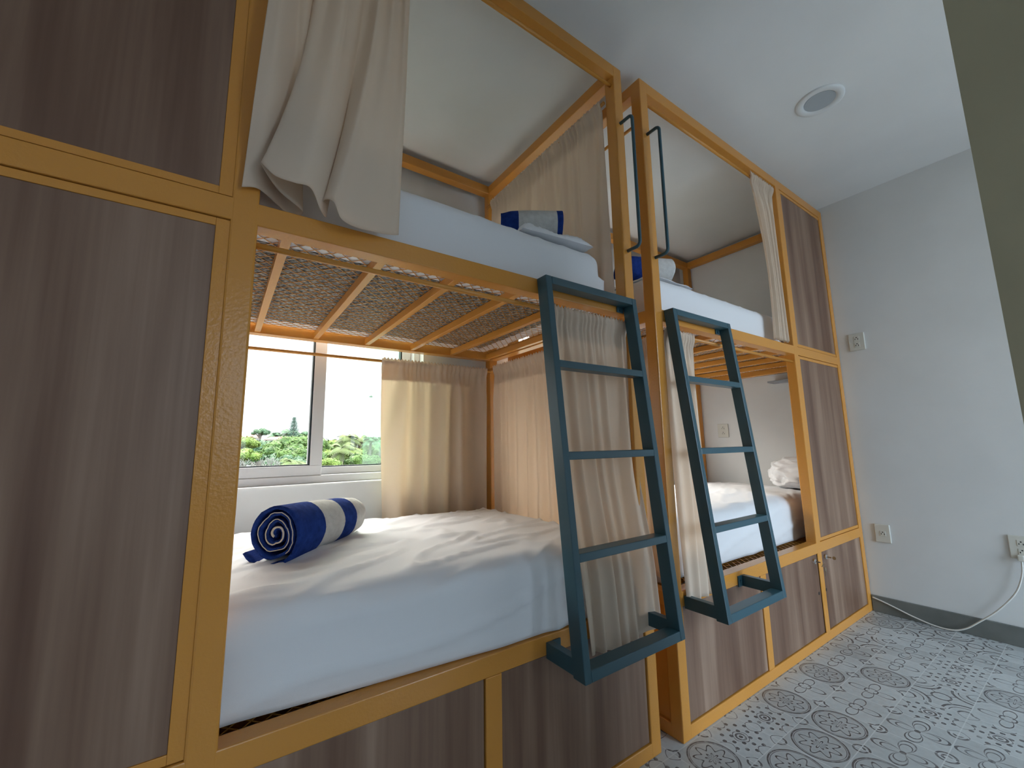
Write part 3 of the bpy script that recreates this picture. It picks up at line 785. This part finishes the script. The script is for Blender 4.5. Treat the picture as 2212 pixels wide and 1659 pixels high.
def bird(x, y, z, label):
    b = MB(); b.tube([(x-.12,y,z-.02),(x-.05,y,z),(x+.08,y,z),(x+.16,y,z+.02)], [.01,.045,.05,.005], 8)
    for s in (-1, 1):
        b.add([(x-.03,y,z+.02),(x+.05,y,z+.02),(x+.02,y+s*.16,z+.10),(x-.06,y+s*.32,z+.05),(x-.03,y,z+.008),(x+.05,y,z+.008),(x+.02,y+s*.16,z+.09),(x-.06,y+s*.32,z+.045)],
              [(0,1,2,3),(7,6,5,4),(0,3,7,4),(1,5,6,2),(2,6,7,3),(0,4,5,1)])
    tag(recenter(b.build('bird', G5, None)), label, 'bird')
tree(-0.30,30,2.10,1.44,G2,'lime tree at the far left of the window view',1,0.55,16)
tree(1.23,36,1.84,2.36,G3,'pale green tree below the red-roofed house',2,0.55,16)
tree(-0.57,17,1.12,0.79,G2,'bright yellow-green tree in the lower left corner of the window',3,0.55,16)
tree(2.99,29,2.11,2.16,G1,'green tree just left of the window stile, below the conifer',4,0.55,16)
tree(1.40,24.5,1.33,1.62,G1,'mid green tree in the middle of the left pane',5,0.55,16)
tree(1.97,20.5,1.14,1.12,G1,'dark green tree by the window stile in the left pane',6,0.55,16)
tree(0.33,22,1.11,1.33,G3,'grey-green tree behind the bare branches',7,0.55,16)
tree(6.63,40,1.89,2.14,G2,'green tree right of the window stile below the palms',8,0.55,16)
tree(4.26,23,1.11,1.53,G2,'yellow-green tree low in the right pane',9,0.55,16)
tree(10.94,41,1.39,2.44,G1,'dark green tree behind the hazy pane',10,0.55,16)
tree(4.37,19,0.86,1.04,G1,'green tree low at the right end of the right pane',11,0.55,16)
tree(3.49,70,4.30,1.40,G3,'rounded grey-green tree on the skyline left of the red roof',12,0.8,16)
tree(7.66,60,3.59,1.56,G3,'feathery green tree on the skyline right of the conifer',13,0.8,16)
tree(14.62,45,1.86,3.20,G1,'green tree hidden partly by the curtain beside the window',14,0.55,16)
tree(-1.39,40,2.50,2.85,G1,'green tree at the left behind the yellow post',15,0.55,16)
tree(0.79,16,0.84,0.79,G3,'broad-leaved green shrub low in the left pane',16,0.6,16)
tree(2.22,18,0.76,0.88,G2,'lime shrub below the window stile',17,0.6,16)
tree(7.00,31,0.47,0.96,G1,'small dark green tree in front of the low pale house',18,0.6,16)
tree(5.12,38,1.71,1.36,G1,'dark green tree partly behind the window stile',19,0.55,16)
tree(-0.54,27.5,1.80,0.99,G2,'yellow-green bush against the yellow post at the left edge of the window view',20,0.55,16)
palm(7.06,35,1.72,1.60,'tall palm in the middle of the right window pane',21,15,G4)
palm(3.61,21,0.88,1.22,'yellowish low palm in front of the taller palm',22,15,G4)
palm(8.42,36,1.62,1.39,'palm near the edge of the hazy pane',23,15,G4)
palm(8.75,34,1.47,1.16,'pale palm seen through the hazy pane',24,15,G3)
palm(10.81,38,1.60,1.04,'small palm beside the curtain in the hazy pane',25,15,G3)
palm(5.72,75,2.99,1.85,'small palm on the skyline behind the red roof',26,15,G3)
palm(7.29,72,3.40,2.10,'palm on the skyline left of the conifer',27,15,G3)
palm(0.36,13,0.50,0.70,'light green palm fronds at the bottom of the left pane',28,15,G4)
conifer(6.29,58,4.73,2.6,'slender dark conifer rising above the trees in the left pane')
house(5.24,64,2.13,2.5,3,.45,'white house with a red tiled roof and thatched canopy among the trees',True)
house(2.25,72,2.57,2.6,4,.6,'house with a long red roof at the far left on the skyline')
house(11.47,46,-0.37,2.0,3,.3,'low pale house with a grey roof between the palms',False,TH)
bare_tree(-0.05,15,0.80,'pale leafless tree at the lower left of the window')
bird(7.67,30,4.61,'tiny dark bird flying high in the right window pane')

# ------------------------------------------------------------------ light
w = bpy.data.worlds.new('sky'); sc.world = w; w.use_nodes = True; nt = NT(w)
tc = nt.new('ShaderNodeTexCoord'); sp = nt.new('ShaderNodeSeparateXYZ'); nt.l.new(tc.outputs['Generated'], sp.inputs[0])
warm = ramp(nt, X(nt, sp.outputs[2])*.5+.5, [(.0,(.05,.045,.035)), (.49,(.08,.075,.06)), (.503,(.115,.125,.127)), (.62,(.15,.155,.155)), (.72,(1.25,1.20,1.08)), (1.,(1.2,1.2,1.22))])
cool = ramp(nt, X(nt, sp.outputs[2])*.5+.5, [(.0,(.09,.10,.11)), (.485,(.15,.17,.19)), (.505,(.72,.86,1.0)), (.75,(.60,.80,1.0)), (1.,(.50,.72,1.0))])
mxw = nt.new('ShaderNodeMixRGB'); nt.val(mxw.inputs[0], (X(nt, sp.outputs[1])*1.2+.5).mx(0.).mn(1.)); nt.l.new(cool, mxw.inputs[1]); nt.l.new(warm, mxw.inputs[2])
nt.l.new(mxw.outputs[0], nt.n['Background'].inputs[0]); nt.n['Background'].inputs[1].default_value = 11.0
l = bpy.data.lights.new('sun', 'SUN'); l.energy = 5; l.color = (1,.93,.80); l.angle = radians(3)
o = bpy.data.objects.new('sun', l); COL.objects.link(o)
o.rotation_euler = Vector((-.35,.55,-1)).to_track_quat('-Z','Y').to_euler()

# ------------------------------------------------------------------ camera
F, YAW, PITCH, ROLL = 901.611, .6078, .1445, -.0163
cam = bpy.data.cameras.new('camera'); cam.sensor_fit = 'HORIZONTAL'; cam.sensor_width = 36; cam.lens = 36*F/2212; cam.clip_start = .02; cam.clip_end = 600
co = bpy.data.objects.new('camera', cam); COL.objects.link(co)
fw = Vector((sin(YAW)*cos(PITCH), cos(YAW)*cos(PITCH), sin(PITCH))); rt = Vector((cos(YAW), -sin(YAW), 0)); up = rt.cross(fw)
r2 = rt*cos(ROLL) + up*sin(ROLL); u2 = up*cos(ROLL) - rt*sin(ROLL)
mw = Matrix((r2, u2, -fw)).transposed().to_4x4(); mw.translation = Vector((-1.1922,-.9317,.9524)); co.matrix_world = mw
sc.camera = co
vs = sc.view_settings; vs.view_transform = 'Standard'; vs.look = 'None'; vs.gamma = 1; vs.use_curve_mapping = False; vs.exposure = 0.0
